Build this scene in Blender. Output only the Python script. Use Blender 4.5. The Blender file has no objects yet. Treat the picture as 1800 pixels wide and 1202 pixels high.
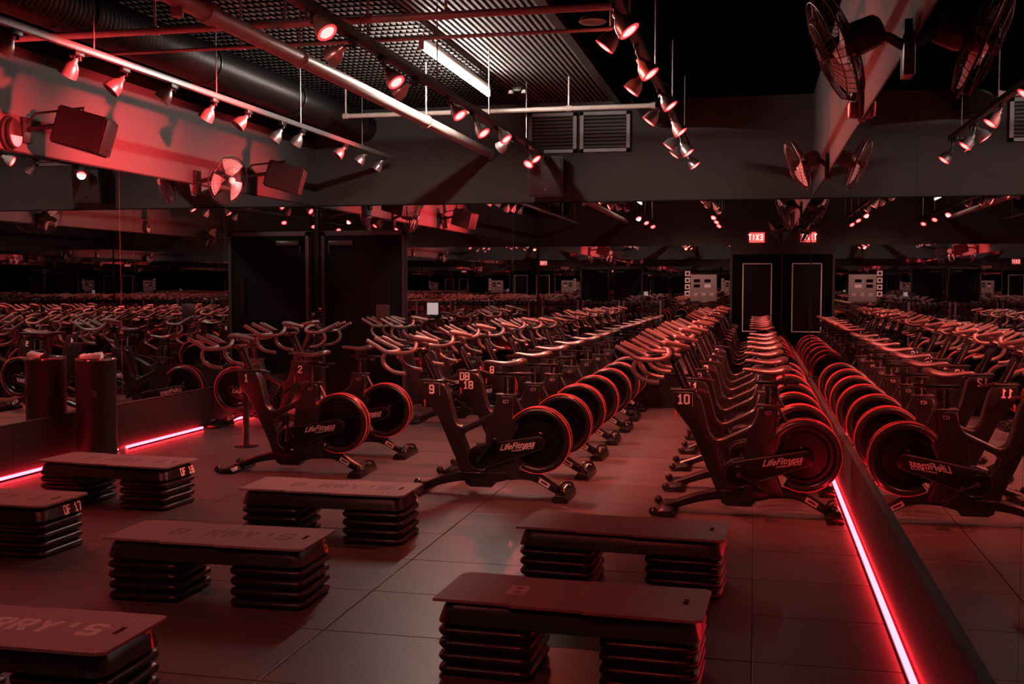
import bpy, bmesh, math, random
from mathutils import Vector, Matrix
random.seed(7)
PI = math.pi
SC = bpy.context.scene
COL = SC.collection

# ------------------------------------------------------------------ camera
cam_data = bpy.data.cameras.new('camera')
cam = bpy.data.objects.new('camera', cam_data)
COL.objects.link(cam)
SC.camera = cam
F_PX, YAW, PITCH, ROLL = 1919.34, -0.219743, -0.0515372, 0.0012673
cam_data.sensor_fit = 'HORIZONTAL'
cam_data.sensor_width = 36.0
cam_data.lens = 36.0 * F_PX / 1800.0
cam_data.clip_start = 0.05
_f = Vector((math.sin(YAW) * math.cos(PITCH), math.cos(YAW) * math.cos(PITCH), math.sin(PITCH)))
_r = Vector((math.cos(YAW), -math.sin(YAW), 0))
_u = _r.cross(_f)
_r2 = math.cos(ROLL) * _r + math.sin(ROLL) * _u
_u2 = -math.sin(ROLL) * _r + math.cos(ROLL) * _u
_m = Matrix((_r2, _u2, -_f)).transposed().to_4x4()
_m.translation = Vector((0, 0, 1.5))
cam.matrix_world = _m

# ------------------------------------------------------------------ world, exposure
world = bpy.data.worlds.new('world')
SC.world = world
world.use_nodes = True
world.node_tree.nodes['Background'].inputs[0].default_value = (0.02, 0.008, 0.008, 1)
world.node_tree.nodes['Background'].inputs[1].default_value = 0.0
SC.view_settings.view_transform = 'Standard'
SC.view_settings.look = 'None'
SC.view_settings.exposure = 0.0
SC.view_settings.gamma = 1.0
SC.view_settings.use_curve_mapping = False
cy = SC.cycles
cy.max_bounces = 12
cy.glossy_bounces = 10
cy.diffuse_bounces = 2
cy.transmission_bounces = 4
cy.caustics_reflective = False
cy.caustics_refractive = False
cy.sample_clamp_indirect = 4.0
cy.use_denoising = True

# lamp powers (each lamp's own light is made in its builder)
TUBE_STRENGTH = 260.0          # white fluorescent tube
STRIP_STRENGTH = 36.0         # red LED strips along the mirror plinths
BEAM_W = 600.0                 # red spot lamps on the tracks
WASH_W = 5800.0                 # lamps that are turned to the side walls

XL, XR, YB, YF = -5.66, 0.635, 13.5, -1.5
ZC = 3.80
Z_PANEL, Z_MIR = 0.41, 2.53

# ------------------------------------------------------------------ materials
MATS = {}
def mat(name, color, rough=0.5, metal=0.0, spec=0.5, emit=None, estr=0.0, noise=None, coat=0.0):
    m = bpy.data.materials.new(name)
    m.use_nodes = True
    nt = m.node_tree
    b = nt.nodes['Principled BSDF']
    b.inputs['Base Color'].default_value = (*color, 1)
    b.inputs['Roughness'].default_value = rough
    b.inputs['Metallic'].default_value = metal
    b.inputs['Specular IOR Level'].default_value = spec
    if coat:
        b.inputs['Coat Weight'].default_value = coat
        b.inputs['Coat Roughness'].default_value = 0.15
    if emit:
        b.inputs['Emission Color'].default_value = (*emit, 1)
        b.inputs['Emission Strength'].default_value = estr
    if noise:
        scale, amt, bump = noise
        tc = nt.nodes.new('ShaderNodeTexCoord')
        n = nt.nodes.new('ShaderNodeTexNoise')
        n.inputs['Scale'].default_value = scale
        n.inputs['Detail'].default_value = 6
        nt.links.new(tc.outputs['Object'], n.inputs['Vector'])
        r = nt.nodes.new('ShaderNodeMapRange')
        r.inputs['From Min'].default_value = 0.3
        r.inputs['From Max'].default_value = 0.7
        r.inputs['To Min'].default_value = 1 - amt
        r.inputs['To Max'].default_value = 1 + amt
        nt.links.new(n.outputs['Fac'], r.inputs['Value'])
        mx = nt.nodes.new('ShaderNodeMix')
        mx.data_type = 'RGBA'
        mx.blend_type = 'MULTIPLY'
        mx.inputs[0].default_value = 1.0
        mx.inputs[6].default_value = (*color, 1)
        nt.links.new(r.outputs['Result'], mx.inputs[7])
        nt.links.new(mx.outputs[2], b.inputs['Base Color'])
        if bump:
            bp = nt.nodes.new('ShaderNodeBump')
            bp.inputs['Strength'].default_value = bump
            bp.inputs['Distance'].default_value = 0.01
            nt.links.new(n.outputs['Fac'], bp.inputs['Height'])
            nt.links.new(bp.outputs['Normal'], b.inputs['Normal'])
    MATS[name] = m
    return m

M_WALL = mat('grey_wall_paint', (0.050, 0.0485, 0.050), 0.75, noise=(3, .06, .02))
M_BLACKP = mat('black_paint', (0.003, 0.0026, 0.0026), 0.6, 0, 0.06, noise=(4, .1, 0))
M_CEIL = mat('black_ceiling_paint', (0.002, 0.0019, 0.0019), 0.9, 0, 0.0, noise=(2, .2, .03))
M_DECK = mat('dark_deck_paint', (0.062, 0.058, 0.055), 0.7, noise=(6, .15, .02))
M_MIRROR = mat('mirror_silver', (0.80, 0.79, 0.80), 0.0, 1.0)
M_PLINTH = mat('black_plinth_laminate', (0.012, 0.009, 0.009), 0.65, 0, 0.12, noise=(5, .1, 0))
M_FLOOR = [mat('rubber_floor_%s' % w, c, 0.42, 0, 0.45, noise=(45, .16, .10)) for w, c in
           (('dark', (0.041, 0.034, 0.033)), ('mid', (0.047, 0.039, 0.038)), ('light', (0.054, 0.045, 0.044)))]
M_SEAM = mat('floor_joint', (0.02, 0.015, 0.015), 0.8)
M_FRAME = mat('satin_charcoal_frame', (0.010, 0.0088, 0.0088), 0.28, 0.0, 0.60, noise=(60, .08, .01))
M_COVER = mat('black_cover_plastic', (0.0045, 0.004, 0.004), 0.30, 0, 0.28)
M_COVER_EDGE = mat('cover_edge_plastic', (0.03, 0.026, 0.026), 0.3, 0.2, 0.6)
M_STEELB = mat('black_steel', (0.006, 0.005, 0.005), 0.26, 0.0, 0.45)
M_RUBBER = mat('bar_grip_rubber', (0.12, 0.092, 0.085), 0.38, 0, 0.9, noise=(120, .1, .05))
M_SADDLE = mat('black_saddle_vinyl', (0.04, 0.032, 0.032), 0.32, 0, 1.0)
M_DISC = mat('flywheel_black', (0.003, 0.0026, 0.0026), 0.24, 0.0, 0.3)
M_REDTRIM = mat('red_wheel_trim', (0.80, 0.10, 0.12), 0.35, 0, 0.5)
M_REDPL = mat('red_plastic', (0.75, 0.05, 0.05), 0.35)
M_CHROME = mat('chrome', (0.75, 0.72, 0.72), 0.16, 1.0)
M_PALE = mat('pale_label', (0.55, 0.50, 0.50), 0.5)
M_WHITE = mat('white_print', (0.97, 0.96, 0.95), 0.5)
M_REDPRINT = mat('red_print', (0.90, 0.22, 0.20), 0.5)
M_BALL = mat('glossy_black_wheel', (0.012, 0.011, 0.011), 0.12, 0, 0.6)
M_MATPAD = mat('bench_mat_foam', (0.130, 0.108, 0.105), 0.7, 0, 0.35, noise=(30, .10, .06))
M_MATDARK = mat('mat_print_dark', (0.05, 0.046, 0.046), 0.75)
M_MATPALE = mat('mat_print_pale', (0.30, 0.28, 0.28), 0.75)
M_SLOT = mat('slot_black', (0.006, 0.006, 0.006), 0.8)
M_DECKPL = mat('bench_black_plastic', (0.0055, 0.005, 0.005), 0.34, 0, 0.32, noise=(80, .08, .03))
M_PIPE = mat('painted_pipe', (0.55, 0.48, 0.44), 0.4, 0.2, 0.5, noise=(9, .08, .02))
M_TRACK = mat('track_rail_grey', (0.28, 0.27, 0.27), 0.35, 0.6, 0.5)
M_TRACKB = mat('track_rail_black', (0.02, 0.018, 0.018), 0.4, 0.2, 0.5)
M_BELL = mat('brushed_lamp_bell', (0.50, 0.44, 0.42), 0.32, 0.8, 0.5)
M_BELLIN = mat('lamp_glass_dark', (0.05, 0.045, 0.045), 0.2, 0, 0.5)
M_LAMPB = mat('black_lamp_fitting', (0.015, 0.014, 0.014), 0.35)
M_BULB = mat('lit_red_bulb', (0.2, 0.02, 0.02), 0.3, emit=(1.0, 0.13, 0.12), estr=6.5)
M_BULBRIM = mat('lit_red_bulb_rim', (0.3, 0.02, 0.02), 0.3, emit=(1.0, 0.03, 0.035), estr=3.0)
M_STRIP = mat('red_led_strip', (0.2, 0.02, 0.02), 0.4, emit=(1.0, 0.021, 0.036), estr=STRIP_STRENGTH)
M_TUBE = mat('fluorescent_tube', (0.9, 0.9, 0.9), 0.4, emit=(1.0, 0.81, 0.72), estr=TUBE_STRENGTH)
M_TUBE2 = mat('dim_fluorescent_tube', (0.9, 0.9, 0.9), 0.4, emit=(1.0, 0.60, 0.54), estr=TUBE_STRENGTH * .07)
M_FIX = mat('white_light_fixture', (0.75, 0.74, 0.72), 0.4)
M_EXIT = mat('exit_sign_red', (0.3, 0.02, 0.02), 0.4, emit=(1.0, 0.10, 0.09), estr=1.6)
M_EXITW = mat('exit_sign_letters', (0.9, 0.5, 0.5), 0.4, emit=(1.0, 0.62, 0.58), estr=2.2)
M_DUCT = mat('black_flexible_duct', (0.008, 0.007, 0.007), 0.40, 0.0, 0.3)
M_SPK = mat('black_speaker_cabinet', (0.007, 0.006, 0.006), 0.42, 0, 0.5, noise=(150, .1, .05))
M_GRILLE = mat('speaker_grille', (0.02, 0.018, 0.018), 0.5, 0.2, 0.5, noise=(300, .3, .2))
M_LOUVRE = mat('grey_louvre_paint', (0.30, 0.30, 0.31), 0.45, 0.2, 0.5)
M_FANB = mat('fan_black_wire', (0.03, 0.02, 0.02), 0.35, 0.4, 0.6)
M_BLADE = mat('fan_blade_grey', (0.55, 0.50, 0.48), 0.32, 0.3, 0.5)
M_BIN = mat('black_bin_steel', (0.007, 0.006, 0.006), 0.5, 0.0, 0.3)
M_TOWEL = mat('white_towel', (0.80, 0.76, 0.74), 0.85, noise=(90, .05, .2))
M_BOARD = mat('grey_notice_board', (0.30, 0.28, 0.27), 0.6)
M_SCREEN = mat('backlit_tablet', (0.5, 0.4, 0.4), 0.4, emit=(1.0, 0.72, 0.70), estr=0.6)
M_IRON = mat('dumbbell_iron', (0.06, 0.055, 0.055), 0.3, 0.5, 0.5)

# ------------------------------------------------------------------ mesh helpers
class MB:
    def __init__(s):
        s.v, s.f, s.mi = [], [], []
    def add(s, vs, fs, mi=0):
        o = len(s.v)
        s.v += [tuple(v) for v in vs]
        for f in fs:
            s.f.append([o + i for i in f])
            s.mi.append(mi)
        return s
    def box(s, x0, x1, y0, y1, z0, z1, b=0.0, M=None, mi=0):
        if b <= 0:
            vs = [(x, y, z) for x in (x0, x1) for y in (y0, y1) for z in (z0, z1)]
            fs = [(0, 1, 3, 2), (4, 6, 7, 5), (0, 4, 5, 1), (2, 3, 7, 6), (0, 2, 6, 4), (1, 5, 7, 3)]
        else:
            bm = bmesh.new()
            bmesh.ops.create_cube(bm, size=1)
            for v in bm.verts:
                v.co = Vector(((x0 + x1) / 2 + v.co.x * (x1 - x0), (y0 + y1) / 2 + v.co.y * (y1 - y0), (z0 + z1) / 2 + v.co.z * (z1 - z0)))
            bmesh.ops.bevel(bm, geom=bm.edges[:], offset=b, segments=2, affect='EDGES', profile=0.5)
            return s.bm(bm, M, mi)
        if M: vs = [M @ Vector(v) for v in vs]
        return s.add(vs, fs, mi)
    def bm(s, bm, M=None, mi=0):
        bm.verts.ensure_lookup_table()
        bm.verts.index_update()
        vs = [(M @ v.co) if M else v.co.copy() for v in bm.verts]
        fs = [[v.index for v in f.verts] for f in bm.faces]
        bm.free()
        return s.add(vs, fs, mi)
    def prism(s, poly, a0, a1, axis='Y', bev=0.0, seg=2, M=None, mi=0):
        """polygon in two axes extruded along the third"""
        bm = bmesh.new()
        def P(p, a):
            if axis == 'Y': return (p[0], a, p[1])
            if axis == 'X': return (a, p[0], p[1])
            return (p[0], p[1], a)
        va = [bm.verts.new(P(p, a0)) for p in poly]
        vb = [bm.verts.new(P(p, a1)) for p in poly]
        n = len(poly)
        fa = bm.faces.new(va)
        fb = bm.faces.new(vb[::-1])
        for i in range(n):
            j = (i + 1) % n
            bm.faces.new((va[i], vb[i], vb[j], va[j]))
        bmesh.ops.recalc_face_normals(bm, faces=bm.faces[:])
        if bev > 0:
            es = [e for e in bm.edges if (fa in e.link_faces or fb in e.link_faces)]
            bmesh.ops.bevel(bm, geom=es, offset=bev, segments=seg, affect='EDGES', profile=0.5, clamp_overlap=True)
        bmesh.ops.triangulate(bm, faces=[f for f in bm.faces if len(f.verts) > 4])
        return s.bm(bm, M, mi)
    def tube(s, pts, r, n=10, cap=True, flat=1.0, mi=0, closed=False):
        pts = [Vector(p) for p in pts]
        rr = r if isinstance(r, (list, tuple)) else [r] * len(pts)
        m = len(pts)
        t0 = (pts[1] - pts[0]).normalized()
        ref = Vector((0, 0, 1)) if abs(t0.z) < 0.9 else Vector((0, 1, 0))
        nrm = t0.cross(ref).normalized()
        vs, fs = [], []
        for i in range(m):
            if closed:
                t = (pts[(i + 1) % m] - pts[i - 1]).normalized()
            else:
                t = (pts[min(i + 1, m - 1)] - pts[max(i - 1, 0)]).normalized()
            nrm = (nrm - t * nrm.dot(t))
            if nrm.length < 1e-6: nrm = t.orthogonal()
            nrm.normalize()
            bn = t.cross(nrm)
            for k in range(n):
                a = 2 * PI * k / n
                vs.append(pts[i] + nrm * (math.cos(a) * rr[i]) + bn * (math.sin(a) * rr[i] * flat))
        for i in range(m if closed else m - 1):
            i2 = (i + 1) % m
            for k in range(n):
                k2 = (k + 1) % n
                fs.append((i * n + k, i * n + k2, i2 * n + k2, i2 * n + k))
        if cap and not closed:
            fs.append(tuple(range(n))[::-1])
            fs.append(tuple((m - 1) * n + k for k in range(n)))
        return s.add(vs, fs, mi)
    def lathe(s, prof, n=24, M=None, mi=0, cap=False):
        """profile (radius, height) about Z"""
        vs, fs = [], []
        for (r, h) in prof:
            for k in range(n):
                a = 2 * PI * k / n
                vs.append(Vector((r * math.cos(a), r * math.sin(a), h)))
        for i in range(len(prof) - 1):
            for k in range(n):
                k2 = (k + 1) % n
                fs.append((i * n + k, i * n + k2, (i + 1) * n + k2, (i + 1) * n + k))
        if cap:
            fs.append(tuple(range(n))[::-1])
            fs.append(tuple((len(prof) - 1) * n + k for k in range(n)))
        if M: vs = [M @ v for v in vs]
        return s.add(vs, fs, mi)
    def sphere(s, c, r, n=14, sc=(1, 1, 1)):
        prof = [(max(1e-4, r * math.sin(PI * i / (n // 2))), -r * math.cos(PI * i / (n // 2))) for i in range(n // 2 + 1)]
        M = Matrix.Translation(Vector(c)) @ Matrix.Diagonal((sc[0], sc[1], sc[2], 1))
        return s.lathe(prof, n, M)
    def build(s, name, m, parent=None, smooth=35, loc=None, rot=None):
        me = bpy.data.meshes.new(name)
        me.from_pydata([tuple(v) for v in s.v], [], s.f)
        me.validate()
        ms = m if isinstance(m, (list, tuple)) else [m]
        for x in ms: me.materials.append(x)
        if len(ms) > 1:
            for p, i in zip(me.polygons, s.mi): p.material_index = i
        bm = bmesh.new(); bm.from_mesh(me)
        bmesh.ops.recalc_face_normals(bm, faces=bm.faces[:])
        if smooth:
            lim = math.radians(smooth)
            for f in bm.faces: f.smooth = True
            for e in bm.edges:
                if len(e.link_faces) == 2:
                    e.smooth = e.calc_face_angle(0.0) < lim
        bm.to_mesh(me); bm.free()
        o = bpy.data.objects.new(name, me)
        COL.objects.link(o)
        if parent: o.parent = parent
        if loc: o.location = loc
        if rot: o.rotation_euler = rot
        return o

def empty(name, loc=(0, 0, 0), rot=(0, 0, 0)):
    o = bpy.data.objects.new(name, None)
    o.empty_display_size = 0.1
    COL.objects.link(o)
    o.location = loc
    o.rotation_euler = rot
    return o
def tag(o, label, cat, group=None):
    o['label'] = label; o['category'] = cat
    if group: o['group'] = group
    return o
def struct(o):
    o['kind'] = 'structure'
    return o
def copy_tree(o, parent=None):
    c = o.copy()
    COL.objects.link(c)
    if parent: 
        c.parent = parent
        c.matrix_parent_inverse = o.matrix_parent_inverse.copy()
    for ch in list(o.children):
        copy_tree(ch, c)
    return c
def smooth_path(pts, sub=4):
    """Catmull-Rom through the points"""
    P = [Vector(p) for p in pts]
    out = []
    for i in range(len(P) - 1):
        p0, p1, p2, p3 = P[max(i - 1, 0)], P[i], P[i + 1], P[min(i + 2, len(P) - 1)]
        for k in range(sub):
            t = k / sub
            out.append(0.5 * ((2 * p1) + (p2 - p0) * t + (2 * p0 - 5 * p1 + 4 * p2 - p3) * t * t + (3 * p1 - p0 - 3 * p2 + p3) * t ** 3))
    out.append(P[-1])
    return out
def mirror_y(pts): return [(p[0], -p[1], p[2]) for p in pts]

# block lettering: strokes on a 6 x 10 grid
GLY = {
 '0': [[(1, 0), (5, 0), (6, 1), (6, 9), (5, 10), (1, 10), (0, 9), (0, 1), (1, 0)]],
 '1': [[(1, 0), (5, 0)], [(3, 0), (3, 10), (1, 8)]],
 '2': [[(0, 8.5), (1.2, 10), (5, 10), (6, 9), (6, 6.5), (0, 1.5), (0, 0), (6, 0)]],
 '3': [[(0, 9), (1, 10), (5, 10), (6, 9), (6, 6), (5, 5), (2.5, 5)], [(5, 5), (6, 4), (6, 1), (5, 0), (1, 0), (0, 1)]],
 '4': [[(4.5, 0), (4.5, 10), (0, 4), (0, 3), (6, 3)]],
 '5': [[(6, 10), (0, 10), (0, 6), (5, 6), (6, 5), (6, 1), (5, 0), (1, 0), (0, 1)]],
 '6': [[(6, 9), (5, 10), (1, 10), (0, 9), (0, 1), (1, 0), (5, 0), (6, 1), (6, 4.5), (5, 5.5), (0, 5.5)]],
 '7': [[(0, 10), (6, 10), (6, 8.5), (3, 0)]],
 '8': [[(1, 5), (0, 6), (0, 9), (1, 10), (5, 10), (6, 9), (6, 6), (5, 5), (1, 5), (0, 4), (0, 1), (1, 0), (5, 0), (6, 1), (6, 4), (5, 5)]],
 '9': [[(0, 1), (1, 0), (5, 0), (6, 1), (6, 9), (5, 10), (1, 10), (0, 9), (0, 5.5), (1, 4.5), (6, 4.5)]],
 'D': [[(0, 0), (0, 10), (4.6, 10), (6, 8.6), (6, 1.4), (4.6, 0), (0, 0)]],
 'B': [[(0, 0), (0, 10), (5, 10), (6, 9), (6, 6), (5, 5), (0, 5)], [(5, 5), (6, 4), (6, 1), (5, 0), (0, 0)]],
 'F': [[(0, 0), (0, 10), (6, 10)], [(0, 5.2), (4.5, 5.2)]],
 'R': [[(0, 0), (0, 10), (5, 10), (6, 9), (6, 6), (5, 5), (0, 5)], [(3, 5), (6, 0)]],
 'Y': [[(0, 10), (3, 5), (6, 10)], [(3, 5), (3, 0)]],
 'S': [[(6, 9), (5, 10), (1, 10), (0, 9), (0, 6), (1, 5), (5, 5), (6, 4), (6, 1), (5, 0), (1, 0), (0, 1)]],
 "'": [[(3, 10), (3, 7)]],
 'E': [[(6, 0), (0, 0), (0, 10), (6, 10)], [(0, 5), (4.5, 5)]],
 'X': [[(0, 0), (6, 10)], [(0, 10), (6, 0)]],
 'I': [[(3, 0), (3, 10)]],
 'T': [[(0, 10), (6, 10)], [(3, 10), (3, 0)]],
 'C': [[(6, 9), (5, 10), (1, 10), (0, 9), (0, 1), (1, 0), (5, 0), (6, 1)]],
 'G': [[(6, 9), (5, 10), (1, 10), (0, 9), (0, 1), (1, 0), (5, 0), (6, 1), (6, 4.5), (3.5, 4.5)]],
 'P': [[(0, 0), (0, 10), (5, 10), (6, 9), (6, 6), (5, 5), (0, 5)]],
 'O': [[(1, 0), (5, 0), (6, 1), (6, 9), (5, 10), (1, 10), (0, 9), (0, 1), (1, 0)]],
 'W': [[(0, 10), (1.5, 0), (3, 6), (4.5, 0), (6, 10)]],
}
def strokes(mb, text, org, ux, uy, h, w=1.5, gap=3.0, wid=1.0, slant=0.0):
    """flat block letters; ux, uy are the text's right and up vectors"""
    ux, uy, org = Vector(ux), Vector(uy), Vector(org)
    k = h / 10.0
    cx = 0.0
    nz = ux.cross(uy).normalized()
    lift = 0
    for ch in text:
        for line in GLY.get(ch, []):
            for (a, b) in zip(line[:-1], line[1:]):
                A = Vector(((a[0] * wid + a[1] * slant), a[1])); B = Vector(((b[0] * wid + b[1] * slant), b[1]))
                d = (B - A)
                if d.length < 1e-6: continue
                d.normalize()
                n = Vector((-d.y, d.x)) * (w / 2)
                e = d * (w / 2 * 0.8)
                q = [A - e + n, A - e - n, B + e - n, B + e + n]
                lift += 1
                mb.add([org + nz * (lift * 4e-5) + ux * ((cx + p.x) * k) + uy * (p.y * k) for p in q], [(0, 1, 2, 3)])
        cx += 6 * wid + gap
    return cx * k
def text_width(text, h, gap=3.0, wid=1.0): return (len(text) * (6 * wid + gap) - gap) * h / 10.0

def font_mesh(text, size, shear=0.0, bold=0.0):
    """lettering from Blender's built-in font, as vertices and faces in the XY plane"""
    cu = bpy.data.curves.new('tmp_text', 'FONT')
    cu.body = text; cu.size = size; cu.shear = shear; cu.offset = bold
    cu.resolution_u = 3
    ob = bpy.data.objects.new('tmp_text', cu)
    COL.objects.link(ob)
    dg = bpy.context.evaluated_depsgraph_get()
    me = ob.evaluated_get(dg).to_mesh()
    vs = [v.co.copy() for v in me.vertices]
    fs = [tuple(p.vertices) for p in me.polygons]
    ob.evaluated_get(dg).to_mesh_clear()
    bpy.data.objects.remove(ob)
    bpy.data.curves.remove(cu)
    return vs, fs

ORD = ['first', 'second', 'third', 'fourth', 'fifth', 'sixth', 'seventh', 'eighth', 'ninth', 'tenth', 'eleventh', 'twelfth']
# ================================================================== ROOM SHELL
# floor: 0.63 m deep rubber tiles, 1.825 m long
floor = struct(MB().box(XL - .1, XR + .1, YF - .1, YB + .1, -0.06, -0.006).build('floor', M_SEAM))
xs = [XL, -5.47, -3.645, -1.825, 0.0, XR]
ys = [YF]
y = 5.66 - 0.63 * 12
while y < YB - 0.05:
    if y > YF + 0.1: ys.append(y)
    y += 0.63
ys.append(YB)
tile_mesh = {}
for i in range(len(xs) - 1):
    for j in range(len(ys) - 1):
        w, d = xs[i + 1] - xs[i] - 0.005, ys[j + 1] - ys[j] - 0.005
        k = (round(w, 3), round(d, 3), random.randrange(3))
        if k not in tile_mesh:
            o = MB().box(-w / 2, w / 2, -d / 2, d / 2, -0.006, 0.0, b=0.0018).build('floor_tile', M_FLOOR[k[2]], floor, smooth=0)
            tile_mesh[k] = o.data
        else:
            o = bpy.data.objects.new('floor_tile', tile_mesh[k])
            COL.objects.link(o); o.parent = floor
        o.location = ((xs[i] + xs[i + 1]) / 2, (ys[j] + ys[j + 1]) / 2, random.uniform(-.0006, .0006))
        o.rotation_euler = (random.uniform(-.0012, .0012), random.uniform(-.0006, .0006), 0)

# side and end walls; the grey upper wall stands above the mirrors
wall_left = struct(MB().box(XL - 0.12, XL, YF - .1, YB + .1, -0.05, ZC).build('wall_left', M_WALL))
wall_right = struct(MB().box(XR, XR + 0.12, YF - .1, YB + .1, -0.05, ZC).build('wall_right', M_WALL))
wall_back = struct(MB().box(XL, XR, YB, YB + 0.12, -0.05, ZC).build('wall_back', M_WALL))
wall_front = struct(MB().box(XL, XR, YF - 0.12, YF, -0.05, ZC).build('wall_front', M_WALL))
T = 0.006
G = 0.002
# black painted band at the top of the left wall
MB().box(XL, XL + .004, YF, YB - .01, 3.36, ZC - .01).build('upper_paint_band', M_BLACKP, wall_left)
for a, b in [(-1.49, .95), (.95, 2.95), (2.95, 4.95), (4.95, 6.95), (6.95, 8.95), (8.95, 10.95), (10.95, 12.92), (12.92, 13.49)]:
    MB().box(XL, XL + T, a + G, b - G, Z_PANEL + .01, Z_MIR).build('mirror_pane', M_MIRROR, wall_left, smooth=0)
for a, b in [(-1.49, 1.0), (1.0, 3.2), (3.2, 5.3), (5.3, 7.4), (7.4, 9.5), (9.5, 11.6), (11.6, 13.49)]:
    MB().box(XL, XL + .022, a + G, b - G, 0.035, Z_PANEL).build('plinth_panel', M_PLINTH, wall_left, smooth=0)
for a, b in [(-1.49, .9), (.9, 2.8), (2.8, 4.71), (4.71, 6.754), (6.754, 8.522), (8.522, 10.4), (10.4, 12.2), (12.2, 13.49)]:
    MB().box(XR - T, XR, a + G, b - G, Z_PANEL + .01, Z_MIR).build('mirror_pane', M_MIRROR, wall_right, smooth=0)
for a, b in [(-1.49, 1.4), (1.4, 3.4), (3.4, 4.95), (4.95, 6.9), (6.9, 8.9), (8.9, 10.9), (10.9, 13.49)]:
    MB().box(XR - .022, XR, a + G, b - G, 0.035, Z_PANEL).build('plinth_panel', M_PLINTH, wall_right, smooth=0)
for a, b in [(-4.40, -3.0), (-3.0, -1.24), (-1.24, XR - .01)]:
    MB().box(a + G, b - G, YB - T, YB, Z_PANEL + .01, Z_MIR).build('mirror_pane', M_MIRROR, wall_back, smooth=0)
    MB().box(a + G, b - G, YB - .022, YB, 0.0, Z_PANEL).build('plinth_panel', M_PLINTH, wall_back, smooth=0)
MB().box(XL + .03, -4.41, YB - T, YB, 2.215, Z_MIR).build('mirror_pane', M_MIRROR, wall_back, smooth=0)
MB().box(XL + .03, -5.57, YB - T, YB, 0.0, 2.21).build('mirror_pane', M_MIRROR, wall_back, smooth=0)
for a, b in [(XL + .03, -3.9), (-3.9, -2.2), (-2.2, -.66)]:
    MB().box(a + G, b - G, YF, YF + T, Z_PANEL + .01, Z_MIR).build('mirror_pane', M_MIRROR, wall_front, smooth=0)
    MB().box(a + G, b - G, YF, YF + .022, 0.0, Z_PANEL).build('plinth_panel', M_PLINTH, wall_front, smooth=0)
# slim dark edge trims where the mirrors meet the upper wall
for nm, bx in (('trim_1', (XL, XL + .010, YF, YB - .02, Z_MIR + .002, Z_MIR + .016)), ('trim_2', (XR - .010, XR, YF, YB - .02, Z_MIR + .002, Z_MIR + .016)),
               ('trim_3', (XL + .02, XR - .02, YB - .010, YB, Z_MIR + .002, Z_MIR + .016)),
               ('trim_4', (XL, XL + .028, YF, YB - .05, Z_PANEL, Z_PANEL + .010)), ('trim_5', (XR - .028, XR, YF, YB - .05, Z_PANEL, Z_PANEL + .010)),
               ('trim_6', (-4.40, XR - .04, YB - .028, YB, Z_PANEL, Z_PANEL + .010)),
               ('trim_7', (XL + .006, XL + .02, YB - .02, YB - .006, 0.42, Z_MIR))):
    struct(MB().box(*bx).build(nm, M_PLINTH, smooth=0))

# ceiling: ribbed deck on the left two thirds, flat black boards on the right
ceiling = struct(MB().box(XL - .1, XR + .1, YF - .1, YB + .1, ZC, ZC + .1).build('ceiling', M_CEIL))
rb = MB()
x = XL + .05
while x < -1.70:
    rb.box(x, x + .026, YF, YB, ZC - .035, ZC)
    x += .058
o = rb.build('deck_rib', M_DECK, ceiling, smooth=0); o['kind'] = 'stuff'
rb = MB()
y = 4.0
while y < YB - .05:
    rb.box(XL, -2.86, y, y + .045, ZC - .036, ZC - .004)
    y += .14
o = rb.build('deck_cross_rib', M_CEIL, ceiling, smooth=0); o['kind'] = 'stuff'
MB().box(-1.70, -1.62, YF, YB, ZC - .10, ZC).build('deck_edge_beam', M_TRACKB, ceiling, smooth=0)
yy = [YF, 1.0, 3.5, 6.0, 8.5, 11.0, YB]
for a, b in zip(yy[:-1], yy[1:]):
    for c, d in ((-1.61, -.5), (-.5, XR)):
        MB().box(c + .006, d - .006, a + .006, b - .006, ZC - .03, ZC).build('ceiling_board', M_CEIL, ceiling, smooth=0)

# ------------------------------------------------------------------ door on the back wall
door = struct(empty('door_1', (-4.99, YB, 0)))
MB().box(-.53, .53, -.035, 0, 0.01, 2.15, b=.004).build('door_leaf', M_BLACKP, door)
fr = MB().box(-.575, -.53, -.05, 0, 0, 2.20).box(.53, .575, -.05, 0, 0, 2.20).box(-.575, .575, -.05, 0, 2.15, 2.20)
fr.build('door_frame', M_COVER_EDGE, door, smooth=0)
MB().box(-.46, -.13, -.10, -.035, 2.02, 2.085, b=.008).build('door_closer', M_COVER_EDGE, door)
MB().box(-.47, -.455, -.075, -.035, 1.90, 2.03, b=.004).build('door_latch', M_COVER_EDGE, door)
h = MB().tube([(.36, -.035, 1.18), (.36, -.085, 1.18)], .008).tube([(.36, -.035, 1.56), (.36, -.085, 1.56)], .008).tube([(.36, -.085, 1.12), (.36, -.085, 1.62)], .013)
h.build('pull_handle', M_STEELB, door)

# exit door on the front wall (seen in the mirrors)
door2 = struct(empty('door_2', (-.0, YF, 0)))
MB().box(-.60, .60, 0, .03, 0.0, 2.30).build('door_frame', M_BLACKP, door2, smooth=0)
MB().box(-.32, .36, .03, .05, 0.36, 2.05).build('door_leaf', M_COVER, door2, smooth=0)
e = MB()
for bx in ((-.345, -.32, .36, 2.075), (.36, .385, .36, 2.075), (-.345, .385, 2.05, 2.075), (-.345, .385, .335, .36)):
    e.box(bx[0], bx[1], .03, .055, bx[2], bx[3])
e.build('door_edge_strip', M_WHITE, door2, smooth=0)
MB().tube([(.24, .05, 1.30), (.24, .09, 1.30)], .02).sphere((.24, .095, 1.30), .025).build('door_knob', M_CHROME, door2)
ex = empty('exit_sign', (-.0, YF + .01, 2.60))
MB().box(-.19, .19, 0, .05, 0, .25, b=.008).build('sign_body', M_EXIT, ex)
tx = MB()
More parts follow.
